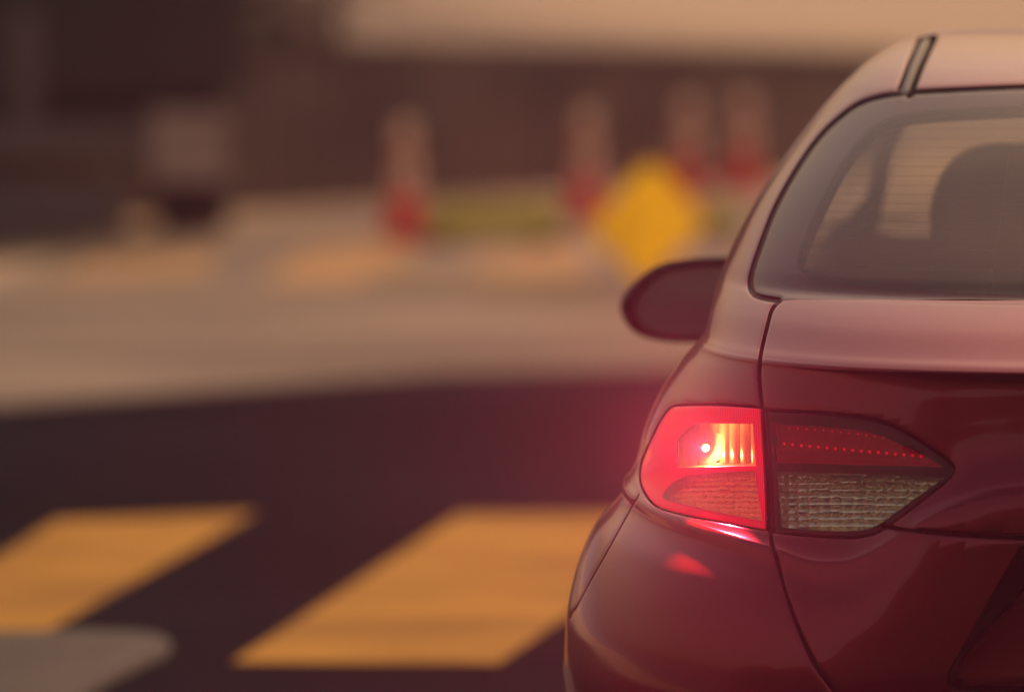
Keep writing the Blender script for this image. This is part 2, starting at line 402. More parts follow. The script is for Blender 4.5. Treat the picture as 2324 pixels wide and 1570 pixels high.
GLASS_O = smooth([(1768, 679), (1768, 679), (1722, 671), (1706, 660), (1701, 640), (1705, 615), (1720, 568), (1758, 470), (1808, 380), (1858, 310), (1908, 262), (1960, 229), (2040, 211), (2180, 202), (2324, 196), (2480, 192), (2640, 190)])
GLASS_B = np.array([(2640, 683), (2324, 681), (2000, 680), (1768, 679)], float)
GLASS_C = smooth([(2640, 677), (2324, 671), (2100, 660), (1950, 650), (1860, 640), (1825, 625), (1810, 603), (1813, 570), (1832, 520), (1880, 420), (1920, 355), (1965, 303), (2015, 270), (2100, 252), (2324, 239), (2480, 234), (2640, 231)])
DITCH_C = smooth([(2108, 78), (2092, 112), (2075, 150), (2058, 195), (2052, 208)])
PLATE_O = smooth([(2640, 1232), (2440, 1232), (2345, 1231), (2318, 1236), (2298, 1268), (2250, 1352), (2200, 1440), (2165, 1502), (2150, 1535), (2150, 1550), (2162, 1562), (2200, 1568), (2400, 1572), (2640, 1573)])
LT_RED = smooth([(1757, 962), (1757, 962), (1860, 968), (1960, 978), (2030, 1002), (2100, 1036), (2140, 1060), (2140, 1060), (2000, 1056), (1763, 1050), (1763, 1050)], True)
LT_CLR = smooth([(1760, 1068), (1760, 1068), (1900, 1073), (2050, 1079), (2146, 1083), (2146, 1083), (2095, 1118), (2040, 1158), (1995, 1189), (1965, 1201), (1930, 1205), (1870, 1204), (1772, 1197), (1772, 1197)], True)
LQ_BRK = smooth([(1537, 1061), (1537, 1061), (1534, 1010), (1539, 994), (1556, 978), (1578, 960), (1578, 960), (1650, 960), (1708, 961), (1708, 961), (1716, 1057), (1716, 1057)], True)
LQ_TRN = smooth([(1503, 1124), (1512, 1108), (1545, 1085), (1600, 1074), (1712, 1068), (1712, 1068), (1729, 1183), (1729, 1183), (1640, 1165), (1560, 1147), (1503, 1130), (1503, 1124)], True)
side_rect = lambda *p: smooth(p, True, 0.08)
WIN_F = [(1.98, 1.075), (1.98, 1.075), (3.12, 1.055), (3.12, 1.055), (2.72, 1.27), (2.45, 1.365), (2.30, 1.375), (1.98, 1.378), (1.98, 1.378)]
WIN_R = [(1.92, 1.075), (1.92, 1.075), (1.92, 1.378), (1.92, 1.378), (1.75, 1.375), (1.55, 1.355), (1.30, 1.25), (1.13, 1.12), (1.13, 1.12), (1.2, 1.085)]
car_gaps = []        # (picture polyline, half width)
car_gaps.append((G_TRUNK, 4.6)); car_gaps.append((G_PLATE, 5.0)); car_gaps.append((G_SIDE, 1.6))
car_gaps.append((LQ[[i for i in range(len(LQ))]+[0]], 2.6)); car_gaps.append((LT[[i for i in range(len(LT))]+[0]], 2.8))
car_gaps.append((GLASS_O, 7.0))
car_gaps.append((offset(DITCH_C, 17.0), 2.6)); car_gaps.append((offset(DITCH_C, -12.0), 9.0))
car_gaps.append((PLATE_O, 1.0))

# ---- triangulate the surface with every outline as real edges
AS = 1.35
cdt_pts, cdt_edges = [], []
def add_line(uv, closed=False):
    uv = np.array(uv); uv[:, 0] = np.clip(uv[:, 0], 0, 3); k = len(cdt_pts); idx = []
    for t, v in uv:
        if idx and abs(cdt_pts[-1][0]-t*AS) < 1e-6 and abs(cdt_pts[-1][1]-v) < 1e-6: continue
        cdt_pts.append((t*AS, v)); idx.append(len(cdt_pts)-1)
    for a, b in zip(idx, idx[1:]): cdt_edges.append((a, b))
    if closed and len(idx) > 2: cdt_edges.append((idx[-1], idx[0]))
soft = []
for line, hw in car_gaps:
    closed = np.allclose(line[0], line[-1])
    for s in (-1, 1):
        add_line(inv(offset(line[:-1] if closed else line, s*hw, closed)), closed)
        for e in (2.0, 4.5): soft.append(inv(offset(line[:-1] if closed else line, s*(hw+e), closed)))
for poly in (LT_RED, LT_CLR, LQ_BRK, LQ_TRN): add_line(inv(poly), True)
UV_CLEAR = inv(GLASS_C); add_line(UV_CLEAR)
UV_GB = inv(GLASS_B); add_line(UV_GB)
st = (_tS, _vS, _pS)
UV_WINS = []
for wpts in (WIN_F, WIN_R):
    u_ = inv(side_rect(*wpts), side_key, st); UV_WINS.append(u_); add_line(u_, True)
def arch(yc):
    a = np.linspace(-.35, math.pi+.35, 40); pts = np.stack([yc+.355*np.cos(a), .33+.355*np.sin(a)], 1); pts = pts[pts[:, 1] > .19]
    u_ = inv(pts, side_key, st); u_ = np.concatenate([u_, [[u_[-1, 0], 0.0]], [[u_[0, 0], 0.0]]]); return u_
UV_ARCH = [arch(.93), arch(3.62)]
for u_ in UV_ARCH: add_line(u_, True)
ws = [(0, 1.06), (-.60, 1.045), (-.64, 1.06), (-.55, 1.28), (-.50, 1.365), (-.45, 1.385), (0, 1.395)]
UV_WS = inv(ws, front_key, FRONT); add_line(UV_WS)
DOOR = [[(1.95, 1.06), (1.95, .30)], [(3.02, 1.04), (3.06, .80), (3.05, .30)], [(1.08, 1.06), (1.12, .95), (1.30, .62), (1.36, .30)], [(1.36, .27), (3.05, .27)]]
UV_DOOR = [inv(smooth(d, False, .06), side_key, st) for d in DOOR]
gt = np.concatenate([np.linspace(0, .62, 110), np.linspace(.62, 1, 62)[1:], np.linspace(1, 2, 40)[1:], np.linspace(2, 3, 30)[1:]])
vb = [0]
while vb[-1] < VMAX-.004:
    vv_ = vb[-1]; vb.append(vv_+(.008 if np.min(np.abs(VC[6:20]-vv_)) < .012 else .012))
gv = np.array(vb)
extra = np.concatenate([VC[8:13], VC[17:20]])
gv = np.unique(np.concatenate([gv, extra, (extra[1:]+extra[:-1])/2]))
G = np.stack(np.meshgrid(gt, gv, indexing='ij'), -1).reshape(-1, 2)
G = G[~((G[:, 0] > 1.02) & ((np.round(G[:, 1]*1000).astype(int) % 3) > 0))] if False else G
soft = np.concatenate(soft); soft = soft[soft[:, 0] > 0.002]
fixed = np.array(cdt_pts)
def too_near(Q, dist):
    cell = .01; from collections import defaultdict
    H = defaultdict(list)
    for p in fixed: H[(int(p[0]/cell), int(p[1]/cell))].append(p)
    out = np.zeros(len(Q), bool)
    for i, q in enumerate(Q):
        a, b = int(q[0]/cell), int(q[1]/cell)
        for da in (-1, 0, 1):
            for db in (-1, 0, 1):
                for p in H.get((a+da, b+db), ()):
                    if (p[0]-q[0])**2+(p[1]-q[1])**2 < dist*dist: out[i] = True
    return out
Ga = G*np.array([AS, 1]); Sa = soft*np.array([AS, 1])
edge_pt = (G[:, 0] < 1e-9) | (G[:, 0] > 3-1e-9)
Ga = Ga[~too_near(Ga, .0022) | edge_pt]; Sa = Sa[~too_near(Sa, .0008)]
allp = [Vector(p) for p in cdt_pts]+[Vector(p) for p in Sa]+[Vector(p) for p in Ga]
cv, ce, cf, *_ = delaunay_2d_cdt(allp, cdt_edges, [], 0, 1e-6)
UV = np.array([(p[0]/AS, p[1]) for p in cv]); TRI = np.array([tuple(f) for f in cf])
P3 = S(UV[:, 0], UV[:, 1]); N3 = Snorm(UV[:, 0], UV[:, 1]); PX = project(P3)
ar = np.linalg.norm(np.cross(P3[TRI[:, 1]]-P3[TRI[:, 0]], P3[TRI[:, 2]]-P3[TRI[:, 0]]), axis=1)
TRI = TRI[ar > 1e-11]
# soft rolled edges along every panel gap
near = (UV[:, 0] < 1.0)
disp = np.zeros(len(UV)); tilt = np.zeros((len(UV), 3))
for line, hw in car_gaps:
    if hw < 1.2: continue
    d, vec = seg_dist(PX[near], line); d = d-hw
    RR = 6.0; k = (d < RR) & (d > -30)
    dd = np.clip(d, 0, RR); g = (1-dd/RR)
    di = .0022*g*g; sl = .0022*2*g/(RR/1500)
    idx = np.where(near)[0][k]
    u = vec[k]; u = u/np.maximum(np.linalg.norm(u, axis=1, keepdims=True), 1e-6)
    t3 = u[:, :1]*rt-u[:, 1:]*up; t3 -= (t3*N3[idx]).sum(1, keepdims=True)*N3[idx]
    better = di[k] > disp[idx]; idx = idx[better]
    disp[idx] = di[k][better]; tilt[idx] = (sl[k][:, None]*t3)[better]
PD = P3-disp[:, None]*N3
ND = N3+.55*tilt; ND /= np.linalg.norm(ND, axis=1, keepdims=True)
cen = UV[TRI].mean(1); cpx = PX[TRI].mean(1); cP = P3[TRI].mean(1); cN = N3[TRI].mean(1)
facing = (cen[:, 0] < 1.0) & (np.einsum('ij,ij->i', cN, CAM-cP) > 0)
reg = np.full(len(TRI), 'body', dtype=object)
def uvpoly(px_line, *tail): return np.concatenate([inv(px_line), np.array(tail)]) if tail else inv(px_line)
uv_tr = inv(G_TRUNK); trunk_poly = np.concatenate([uv_tr, [[-.05, uv_tr[-1, 1]], [-.05, uv_tr[0, 1]]]])
uv_sd = inv(G_SIDE); a0 = inv([(1740, 1150), (2500, 1000)])
bump_poly = np.concatenate([[[uv_sd[-1, 0]+.02, 0.0]], uv_sd[::-1], a0, [[-.05, a0[-1, 1]], [-.05, -.01]]])
reg[inside(cen, bump_poly)] = 'bumper'
k = inside(cen, trunk_poly); reg[k] = 'trunk'
uv_go = inv(GLASS_O); gp = np.concatenate([uv_go, [[-.05, uv_go[-1, 1]], [-.05, UV_GB[0, 1]]], UV_GB[::1]])
k = inside(cen, gp); reg[k] = 'frit'
k = inside(cen, np.concatenate([UV_CLEAR, [[-.05, UV_CLEAR[-1, 1]], [-.05, UV_CLEAR[0, 1]]]])); reg[k] = 'glass'
uv_pl = inv(PLATE_O); k = inside(cen, np.concatenate([uv_pl, [[-.05, uv_pl[-1, 1]], [-.05, uv_pl[0, 1]]]])); reg[k] = 'hole'
for nm, poly in (('lensq', LQ), ('lenst', LT), ('lens_red', LT_RED), ('lens_clear', LT_CLR), ('lens_brake', LQ_BRK), ('lens_turn', LQ_TRN)):
    reg[inside(cen, inv(poly))] = nm
reg[inside(cen, UV_WINS[0])] = 'win_front'; reg[inside(cen, UV_WINS[1])] = 'win_rear'
for u_ in UV_ARCH: reg[inside(cen, u_)] = 'hole'
UVW = np.concatenate([UV_WS, [[3.05, UV_WS[-1, 1]], [3.05, UV_WS[0, 1]]]]); reg[inside(cen, UVW)] = 'windscreen'
fidx = np.where(facing)[0]
for line, hw in car_gaps:
    d, _v = seg_dist(cpx[fidx], line); k = fidx[d < hw]
    nm = 'gap'
    if line is car_gaps[5][0]: nm = 'rubber'
    reg[k] = nm
dl, _v = seg_dist(cpx[fidx], DITCH_C)
off_r = offset(DITCH_C, 14.4); off_l = offset(DITCH_C, -3.0)
dpoly = np.concatenate([off_r, off_l[::-1]]); k = fidx[inside(cpx[fidx], dpoly)]; reg[k[reg[k] != 'gap']] = 'ditch'
for uvd in UV_DOOR:                                    # door shuts on the flanks
    sk = np.where((cen[:, 0] > .9) & (cen[:, 0] < 2.6))[0]
    pl_ = S(uvd[:, 0], uvd[:, 1])[:, 1:]
    d, _v = seg_dist(cP[sk][:, 1:], pl_); reg[sk[(d < .004) & (reg[sk] == 'body')]] = 'body'
def part_from(names, mirror='both', push=0.0):
    names = (names,) if isinstance(names, str) else names
    f = TRI[np.isin(reg, names)]; used, invx = np.unique(f, return_inverse=True); f = invx.reshape(-1, 3)
    v = PD[used]-push*N3[used]; n = ND[used].copy()
    # orient
    fn = np.cross(v[f[:, 1]]-v[f[:, 0]], v[f[:, 2]]-v[f[:, 0]]); flip = (fn*n[f[:, 0]]).sum(1) < 0
    f[flip] = f[flip][:, ::-1]
    mv = v*np.array([-1, 1, 1]); mn = n*np.array([-1, 1, 1]); mf = f[:, ::-1]
    if mirror == 'left': return v, f, n
    if mirror == 'right': return mv, mf, mn
    return np.concatenate([v, mv]), np.concatenate([f, mf+len(v)]), np.concatenate([n, mn])
def car_part(name, names, m, parent, mirror='both', push=0.0):
    v, f, n = part_from(names, mirror, push)
    return mesh_obj(name, v, f, m, parent, True, n)

car = empty('parked_car', (0, 0, 0))
tag(car, 'dark red saloon car stopped at the crossing with its left brake light glowing', 'car')
body = car_part('body', 'body', PAINT, car)
trunk = car_part('trunk_lid', 'trunk', PAINT, car)
bumper = car_part('rear_bumper', 'bumper', PAINT, car)
rwin = car_part('rear_window', 'glass', GLASS, car)
rb = car_part('window_border', 'frit', FRIT, rwin)
car_part('rubber_seal', 'rubber', BLACK, rwin, push=.004)
for side in ('left', 'right'): car_part('roof_moulding', 'ditch', DITCH, car, side, push=.004)
car_part('windscreen', 'windscreen', SIDEGLASS, car)
for side in ('left', 'right'):
    car_part('front_window', 'win_front', SIDEGLASS, car, side); car_part('rear_side_window', 'win_rear', SIDEGLASS, car, side)
# dark inner shell behind the shut lines (windows, lamps and the plate recess stay open)
gsel = np.isin(reg, ('body', 'trunk', 'bumper', 'gap', 'rubber', 'frit', 'ditch'))
v, f, n = part_from(('body', 'trunk', 'bumper', 'gap', 'rubber', 'frit', 'ditch'), 'both', .012)
mesh_obj('inner_shell', v, f, LINER, car, True, n)

# defroster wires on the inside of the rear window
dv, df, dn = [], [], []
def wire(line, w):
    a = inv(line); p = S(a[:, 0], a[:, 1]); nn = Snorm(a[:, 0], a[:, 1]); p = p-nn*.003
    tg = np.gradient(p, axis=0); sd_ = np.cross(tg, nn); sd_ /= np.linalg.norm(sd_, axis=1, keepdims=True)
    for sg in (1, -1):
        b0 = len(dv); q = p*np.array([sg, 1, 1]); s2 = sd_*np.array([sg, 1, 1])
        for x, y in zip(q-s2*w/2, q+s2*w/2): dv.extend([x, y])
        for i in range(len(q)-1): df.append((b0+2*i, b0+2*i+1, b0+2*i+3, b0+2*i+2))
gl = GLASS_C[::-1]
left_edge = [(1812, 603), (1813, 570), (1832, 520), (1880, 420), (1920, 355), (1965, 303), (2015, 270), (2100, 252)]
le = smooth(left_edge)
for k in range(17):
    yl = 292+k*21.0-(k*k*.06)
    i = np.argmin(np.abs(le[:, 1]-yl)); x0 = le[i, 0]+6
    sl = -.012+.0030*k
    xs = np.linspace(x0, 2560, 24); wire(np.stack([xs, yl+(xs-x0)*sl*(1-.25*(xs-x0)/700)], 1), .0017)
wire(np.array([(2292, 330), (2280, 420), (2268, 520), (2255, 600), (2246, 668)], float), .0016)
mesh_obj('defroster_wires', dv, df, LINER, rwin, False)

# ------------------------------------------------------------------ tail lamps
def lens_point(px, py):
    a = inv(np.stack([np.atleast_1d(px), np.atleast_1d(py)], 1)); return S(a[:, 0], a[:, 1])
def mirrored(v, f, sg):
    v = np.array(v); f = [tuple(x) for x in f]
    if sg < 0: return v*np.array([-1, 1, 1]), [x[::-1] for x in f]
    return v, f
def chamber(poly, dvec, depth, hfun, pitch=2.6, start=.0025):
    """a bucket behind the lens: side walls and a shaped floor; hfun(x, y) gives the floor's relief in metres"""
    poly = np.asarray(poly); n = len(poly)
    x0, y0 = poly.min(0); x1, y1 = poly.max(0)
    g = np.stack(np.meshgrid(np.arange(x0, x1, pitch), np.arange(y0, y1, pitch), indexing='ij'), -1).reshape(-1, 2)
    g = g[inside(g, poly)]; d, _ = seg_dist(g, np.concatenate([poly, poly[:1]])); g = g[d > 1.3]
    pts = [Vector(p) for p in poly]+[Vector(p) for p in g]
    vv, _, ff, *_ = delaunay_2d_cdt(pts, [(i, (i+1) % n) for i in range(n)], [], 1, 1e-6)
    vv = np.array([tuple(p) for p in vv]); base = lens_point(vv[:, 0], vv[:, 1])
    k = depth+hfun(vv[:, 0], vv[:, 1]); floor = base+dvec*k[:, None]
    verts = list(floor); faces = [tuple(f) for f in ff]
    b = lens_point(poly[:, 0], poly[:, 1])+dvec*start; kk = depth+hfun(poly[:, 0], poly[:, 1]); e = lens_point(poly[:, 0], poly[:, 1])+dvec*kk[:, None]
    o = len(verts); verts += list(b)+list(e)
    for i in range(n):
        j = (i+1) % n; faces.append((o+i, o+j, o+n+j, o+n+i))
    return np.array(verts), faces
def cell_rand(i, j, k=0):
    return np.modf(np.abs(np.sin(i*127.1+j*311.7+k*74.7)*43758.5453))[0]-.5
def facets(px, py, amp, tiltamp, cx, cyy, bowl, skew=.0, lean=.0):
    def h(x, y):
        u0 = (x+skew*(y-1100))/px; w0 = y/py; i = np.floor(u0); j = np.floor(w0); u = u0-i-.5; w_ = w0-j-.5
        z = amp*((2*u)**2*1.0+(2*w_)**2*.8)
        z = z+tiltamp*(u*cell_rand(i, j)+w_*cell_rand(i, j, 1))
        z = z-lean*w_
        r = np.hypot(x-cx, y-cyy)
        return z-bowl*np.minimum(r/150, 1.6)**2+.006*np.exp(-(r/24)**2)
    return h
def flutes(x, y):
    a = np.modf((x-1500)/24.0)[0]-.5
    z = .011*(1-np.sqrt(np.maximum(1-(2*a)**2, 0)))
    r = np.hypot(x-1598, y-1018)
    return np.where(r < 40, .006*(1-(r/40)**2)+.0006*np.sin(r*.8), z-.0)
def bulb(name, c, r, m, parent, sg, L=1.6):
    bm = bmesh.new(); prof = []
    for k in range(13):
        a = math.pi*k/12; prof.append((max(r*math.sin(a), .0002), -r*L*.5*math.cos(a) if a < math.pi/2 else -r*math.cos(a)))
    add_lathe(bm, prof, 20, Matrix.Translation((c[0]*sg, c[1], c[2])) @ Matrix.Rotation(math.pi/2, 4, 'X'))
    return bm_obj(name, bm, m, parent, True)
DQ = np.array([.40, .90, .0]); DQ /= np.linalg.norm(DQ)
DB = np.array([.04, 1.0, .0]); DB /= np.linalg.norm(DB)
DT = np.array([.06, 1.0, .0]); DT /= np.linalg.norm(DT)
V_brk = chamber(LQ_BRK, DB, .046, flutes, 2.0)
V_trn = chamber(LQ_TRN, DQ, .020, facets(17, 12, .0020, .0040, 1640, 1120, .004, .0, .003))
V_clr = chamber(LT_CLR, DT, .032, facets(25, 16, .0042, .0040, 1952, 1110, .008, .0, .0060))
V_red = chamber(LT_RED, DT, .018, lambda x, y: .0016*np.abs(np.sin((x-1760+.35*(y-1010))*math.pi/20.5))+.004*sstep(1026, 1034, y-.03*(x-1760)))
P_brk = lens_point(1598, 1018)[0]; P_rev = lens_point(1952, 1110)[0]; P_trn = lens_point(1640, 1112)[0]
for side, sg in (('left', 1), ('right', -1)):
    lit = sg > 0
    v, f, n = part_from(('lensq',), side, .0035); q = mesh_obj('corner_lamp', v, f, LAMPBODY, car, True, n)
    if lit: q['label'] = 'lit corner lamp with the brake bulb burning'
    v, f, n = part_from(('lensq',), side); mesh_obj('lamp_lens', v, f, LIT_LENS if lit else RED_LENS, q, True, n)
    v, f, n = part_from(('lens_brake',), side); mesh_obj('brake_lens', v, f, LIT_ROSE if lit else ROSE_LENS, q, True, n)
    v, f, n = part_from(('lens_turn',), side); mesh_obj('indicator_lens', v, f, LIT_ROSE if lit else ROSE_LENS, q, True, n)
    mesh_obj('brake_reflector', *mirrored(*V_brk, sg), CHROME_RED, q, True)
    mesh_obj('indicator_reflector', *mirrored(*V_trn, sg), CHROME, q, False)
    bulb('bulb', P_brk+DB*.019, .0062, BULBGLASS if lit else CLEAR_LENS, q, sg)
    if lit: bulb('filament', P_brk+DB*.0095+np.array([0, 0, -.001]), .0032, FILAMENT, q, sg)
    bulb('indicator_bulb', P_trn+DQ*.014, .006, CHROME, q, sg)
    v, f, n = part_from(('lenst',), side, .0035); q = mesh_obj('boot_lamp', v, f, GLOSSBLACK, car, True, n)
    v, f, n = part_from(('lenst',), side); mesh_obj('lamp_lens', v, f, DARK_RED_LENS, q, True, n)
    v, f, n = part_from(('lens_red',), side); mesh_obj('red_lens', v, f, GLOW_DARK if lit else DARK_RED_LENS, q, True, n)
    v, f, n = part_from(('lens_clear',), side); mesh_obj('reversing_lens', v, f, CLEAR_LENS, q, True, n)
    mesh_obj('ribbed_reflector', *mirrored(*V_red, sg), LAMPBODY, q, True)
    mesh_obj('reversing_reflector', *mirrored(*V_clr, sg), CHROME, q, False)
    bulb('reversing_bulb', P_rev+DT*.020, .0085, CLEAR_LENS, q, sg)
    bm = bmesh.new()
    for k in range(18):
        c = lens_point(1778+19.4*k, 1008+1.75*k)[0]+DT*.009
        bmesh.ops.create_icosphere(bm, subdivisions=2, radius=.0024, matrix=Matrix.Translation((c[0]*sg, c[1], c[2])))
        if k < 14:
            c = lens_point(1790+19.4*k, 972+.9*k+.10*k*k)[0]+DT*.008
            bmesh.ops.create_icosphere(bm, subdivisions=2, radius=.0013, matrix=Matrix.Translation((c[0]*sg, c[1], c[2])))
    bm_obj('lens_studs', bm, STUD if lit else CHROME, q, True)
# the burning brake bulb throws its red light out through the lens
bl = bpy.data.lights.new('brake_light', 'SPOT'); blo = link(bpy.data.objects.new('brake_light', bl))
bl.spot_size = R(126); bl.spot_blend = 1.0; bl.shadow_soft_size = .0055; bl.energy = 720.0; bl.color = (1.0, .06, .12)
_f = P_brk+DB*.0095; blo.location = _f+(CAM-_f)/np.linalg.norm(CAM-_f)*.0075
blo.rotation_euler = Vector(tuple(DQ)).to_track_quat('Z', 'Y').to_euler()

PANEL = mat('plate_panel_red', (.42, .035, .03), .3, 0.0, .6)
# ------------------------------------------------------------------ number plate recess
def xz(pts, y): return [(p[0], p[2]) for p in (at_depth(x_, y_, y) for x_, y_ in pts)]
yb = -.085
out = xz([(2318, 1236), (2298, 1268), (2250, 1352), (2200, 1440), (2165, 1502), (2146, 1540), (2150, 1556), (2165, 1568), (2200, 1572)], yb)
loop = out+[(-x_, z_) for x_, z_ in out[::-1]]
bm = bmesh.new(); a_, b_ = [], []
for x_, z_ in loop:
    q_ = lens_point(*project(np.array([x_, yb, z_])))[0]
    a_.append(bm.verts.new((x_*1.005, q_[1]-.001 if abs(q_[1]-yb) < .2 else yb, z_))); b_.append(bm.verts.new((x_*.985, yb+.22, z_)))
for i in range(len(loop)):
    j = (i+1) % len(loop); bm.faces.new((a_[i], a_[j], b_[j], b_[i]))
bm.faces.new(b_)
bm_obj('plate_recess', bm, GLOSSBLACK, car, False)  # walls coloured black, standing in for the shade inside the recess
pan = xz([(2420, 1248), (2350, 1318), (2290, 1384), (2230, 1448), (2180, 1502), (2168, 1524), (2176, 1545), (2200, 1553)], yb)
pl = pan+[(-x_, z_) for x_, z_ in pan[::-1]]
bm = bmesh.new(); add_prism(bm, pl, .05, Matrix.Translation((0, yb+.010, 0)) )
for v_ in bm.verts: v_.co.y += -.012+(v_.co.z-.55)*.60
bm_obj('plate_panel', bm, PANEL, car, True, bevel=.006)

# ------------------------------------------------------------------ door mirrors
MO = smooth([(1720, 584), (1660, 584), (1570, 588), (1500, 600), (1452, 630), (1418, 668), (1408, 700), (1424, 738), (1455, 762), (1510, 775), (1580, 777), (1720, 770)], True, 14)
MI = smooth([(1712, 602), (1640, 602), (1570, 606), (1510, 618), (1472, 644), (1444, 682), (1440, 706), (1452, 730), (1476, 748), (1520, 758), (1590, 760), (1712, 752)], True, 14)
for sg in (1, -1):
    y0 = 2.42
    o3 = np.array([at_depth(a, b, y0) for a, b in MO])*np.array([sg, 1, 1]); i3 = np.array([at_depth(a, b, y0+.004) for a, b in MI])*np.array([sg, 1, 1])
    c = o3.mean(0); n = len(o3); V = []; F = []
    rings = [(i3, 0, 1), (o3, .0, 1), (o3, .02, 1.02), (o3, .06, .98), (o3, .10, .82), (o3, .125, .5)]
    for ring, dy, s_ in rings:
        rr = ring if len(ring) == n else np.array([ring[int(k*len(ring)/n)] for k in range(n)])
        V += [tuple(c+(p-c)*np.array([s_, 1, s_])+np.array([0, dy, 0])) for p in rr]
    m_ = len(rings)
    for k in range(m_-1):
        for i in range(n):
            j = (i+1) % n; F.append((k*n+i, k*n+j, (k+1)*n+j, (k+1)*n+i))
    F.append(tuple(range((m_-1)*n, m_*n)))
    h_ = mesh_obj('door_mirror', V, F, GLOSSBLACK, car, True)
    gv_ = [tuple(p+np.array([0, .006, 0])) for p in i3]; cc = i3.mean(0)
    mesh_obj('mirror_glass', gv_+[tuple(cc+np.array([0, .004, 0]))], [(i, (i+1) % len(i3), len(i3)) for i in range(len(i3))], MIRROR, h_, False)
    bm = bmesh.new(); add_box(bm, (-.74*sg, y0+.09, c[2]-.05), (.16, .07, .05)); bm_obj('mirror_arm', bm, GLOSSBLACK, h_, True, bevel=.015)

# ------------------------------------------------------------------ cabin, wheels
v, f, n = part_from(('body', 'frit', 'rubber', 'ditch', 'gap'), 'both', .022)
keep = [i for i, t in enumerate(f) if v[t, 2].min() > 1.09]
ff = f[keep]; used, ii = np.unique(ff, return_inverse=True)
mesh_obj('headlining', v[used], ii.reshape(-1, 3), HEADLINE, car, True, -n[used])
def slab(name, poly_yz, x0, x1, m, bev=.03):
    bm = bmesh.new(); add_prism(bm, [(y_, z_) for y_, z_ in poly_yz], x1-x0, Matrix(((0, 1, 0, x0), (1, 0, 0, 0), (0, 0, 1, 0), (0, 0, 0, 1))))
    return bm_obj(name, bm, m, car, True, bevel=bev)
slab('parcel_shelf', [(.52, 1.06), (.52, 1.07), (.95, 1.09), (.95, 1.05)], -.56, .56, CABIN, .004)
slab('rear_seat', [(.90, 1.00), (.88, 1.115), (.98, 1.12), (1.16, .62), (1.62, .60), (1.62, .45), (1.05, .45)], -.60, .60, SEAT)
def rrect(w_, z0, z1, r):
    o_ = []
    for cx_, cz_, a0_ in ((w_/2-r, z1-r, 0), (-w_/2+r, z1-r, 90), (-w_/2+.03, z0+.03, 180), (w_/2-.03, z0+.03, 270)):
        rr_ = r if cz_ > (z0+z1)/2 else .03
        o_ += [(cx_+rr_*math.cos(R(a0_+15*k_)), cz_+rr_*math.sin(R(a0_+15*k_))) for k_ in range(7)]
    return o_
for sg in (1, -1):
    bm = bmesh.new(); add_prism(bm, rrect(.37, .0, .86, .11), .13, Matrix.Translation((-.250*sg, 2.02, .42)) @ Matrix.Rotation(R(11), 4, 'X'))
    fs_ = bm_obj('front_seat', bm, SEAT, car, True, bevel=.035)
    bm = bmesh.new(); add_box(bm, (-.262*sg, 2.34, .50), (.46, .50, .16)); bm_obj('seat_cushion', bm, SEAT, fs_, True, bevel=.04)
slab('dashboard', [(3.0, .87), (2.86, .85), (2.80, .76), (2.9, .5), (3.4, .5), (3.4, .90)], -.66, .66, CABIN, .02)
slab('floor_pan', [(.25, .24), (.25, .28), (4.1, .28), (4.1, .24)], -.66, .66, LINER, .004)
slab('boot_wall', [(.80, .28), (.78, 1.06), (.80, 1.06), (.82, .28)], -.70, .70, LINER, .003)
bm = bmesh.new(); mt = Matrix.Translation((-.36, 2.62, .80)) @ Matrix.Rotation(R(65), 4, 'X')
rg = []
for i in range(40):
    a = 2*math.pi*i/40; ring = []
    for j in range(8):
        b = 2*math.pi*j/8; r_ = .18+.014*math.cos(b); ring.append(bm.verts.new(mt @ Vector((r_*math.cos(a), r_*math.sin(a), .014*math.sin(b)))))
    rg.append(ring)
for i in range(40):
    for j in range(8): bm.faces.new((rg[i][j], rg[(i+1) % 40][j], rg[(i+1) % 40][(j+1) % 8], rg[i][(j+1) % 8]))
bm_obj('steering_wheel', bm, CABIN, car, True)
for sx in (1, -1):
    for yw in (.93, 3.62):
        bm = bmesh.new(); mt = Matrix.Translation((-.80*sx, yw, .325)) @ Matrix.Rotation(-sx*math.pi/2, 4, 'Y')
        add_lathe(bm, [(.20, -.10), (.29, -.105), (.318, -.085), (.325, -.04), (.325, .04), (.318, .085), (.29, .105), (.20, .095)], 48, mt)
        wh = bm_obj('wheel', bm, TYRE, car, True)
        bm = bmesh.new()
        add_lathe(bm, [(.215, .07), (.215, .098), (.200, .102), (.195, .08)], 40, mt, False)
        for k in range(10):
            a = 2*math.pi*k/10; add_prism(bm, [(-.018, 0), (.018, 0), (.026, .17), (-.026, .17)], .02, mt @ Matrix.Rotation(a, 4, 'Z') @ Matrix.Translation((0, .03, .085)) @ Matrix.Rotation(-math.pi/2, 4, 'X'))
        add_lathe(bm, [(.0005, .10), (.05, .10), (.055, .08)], 24, mt)
        bm_obj('wheel_rim', bm, RIM, wh, False)
for sg in (1, -1):
    for yd in (1.48, 2.55):
        bm = bmesh.new(); hx = S(*inv([(yd, .82)], side_key, st)[0])[0]; add_box(bm, ((hx-.012)*sg, yd, .82), (.04, .20, .03)); 
        bm_obj('door_handle', bm, PAINT, car, True, bevel=.01)

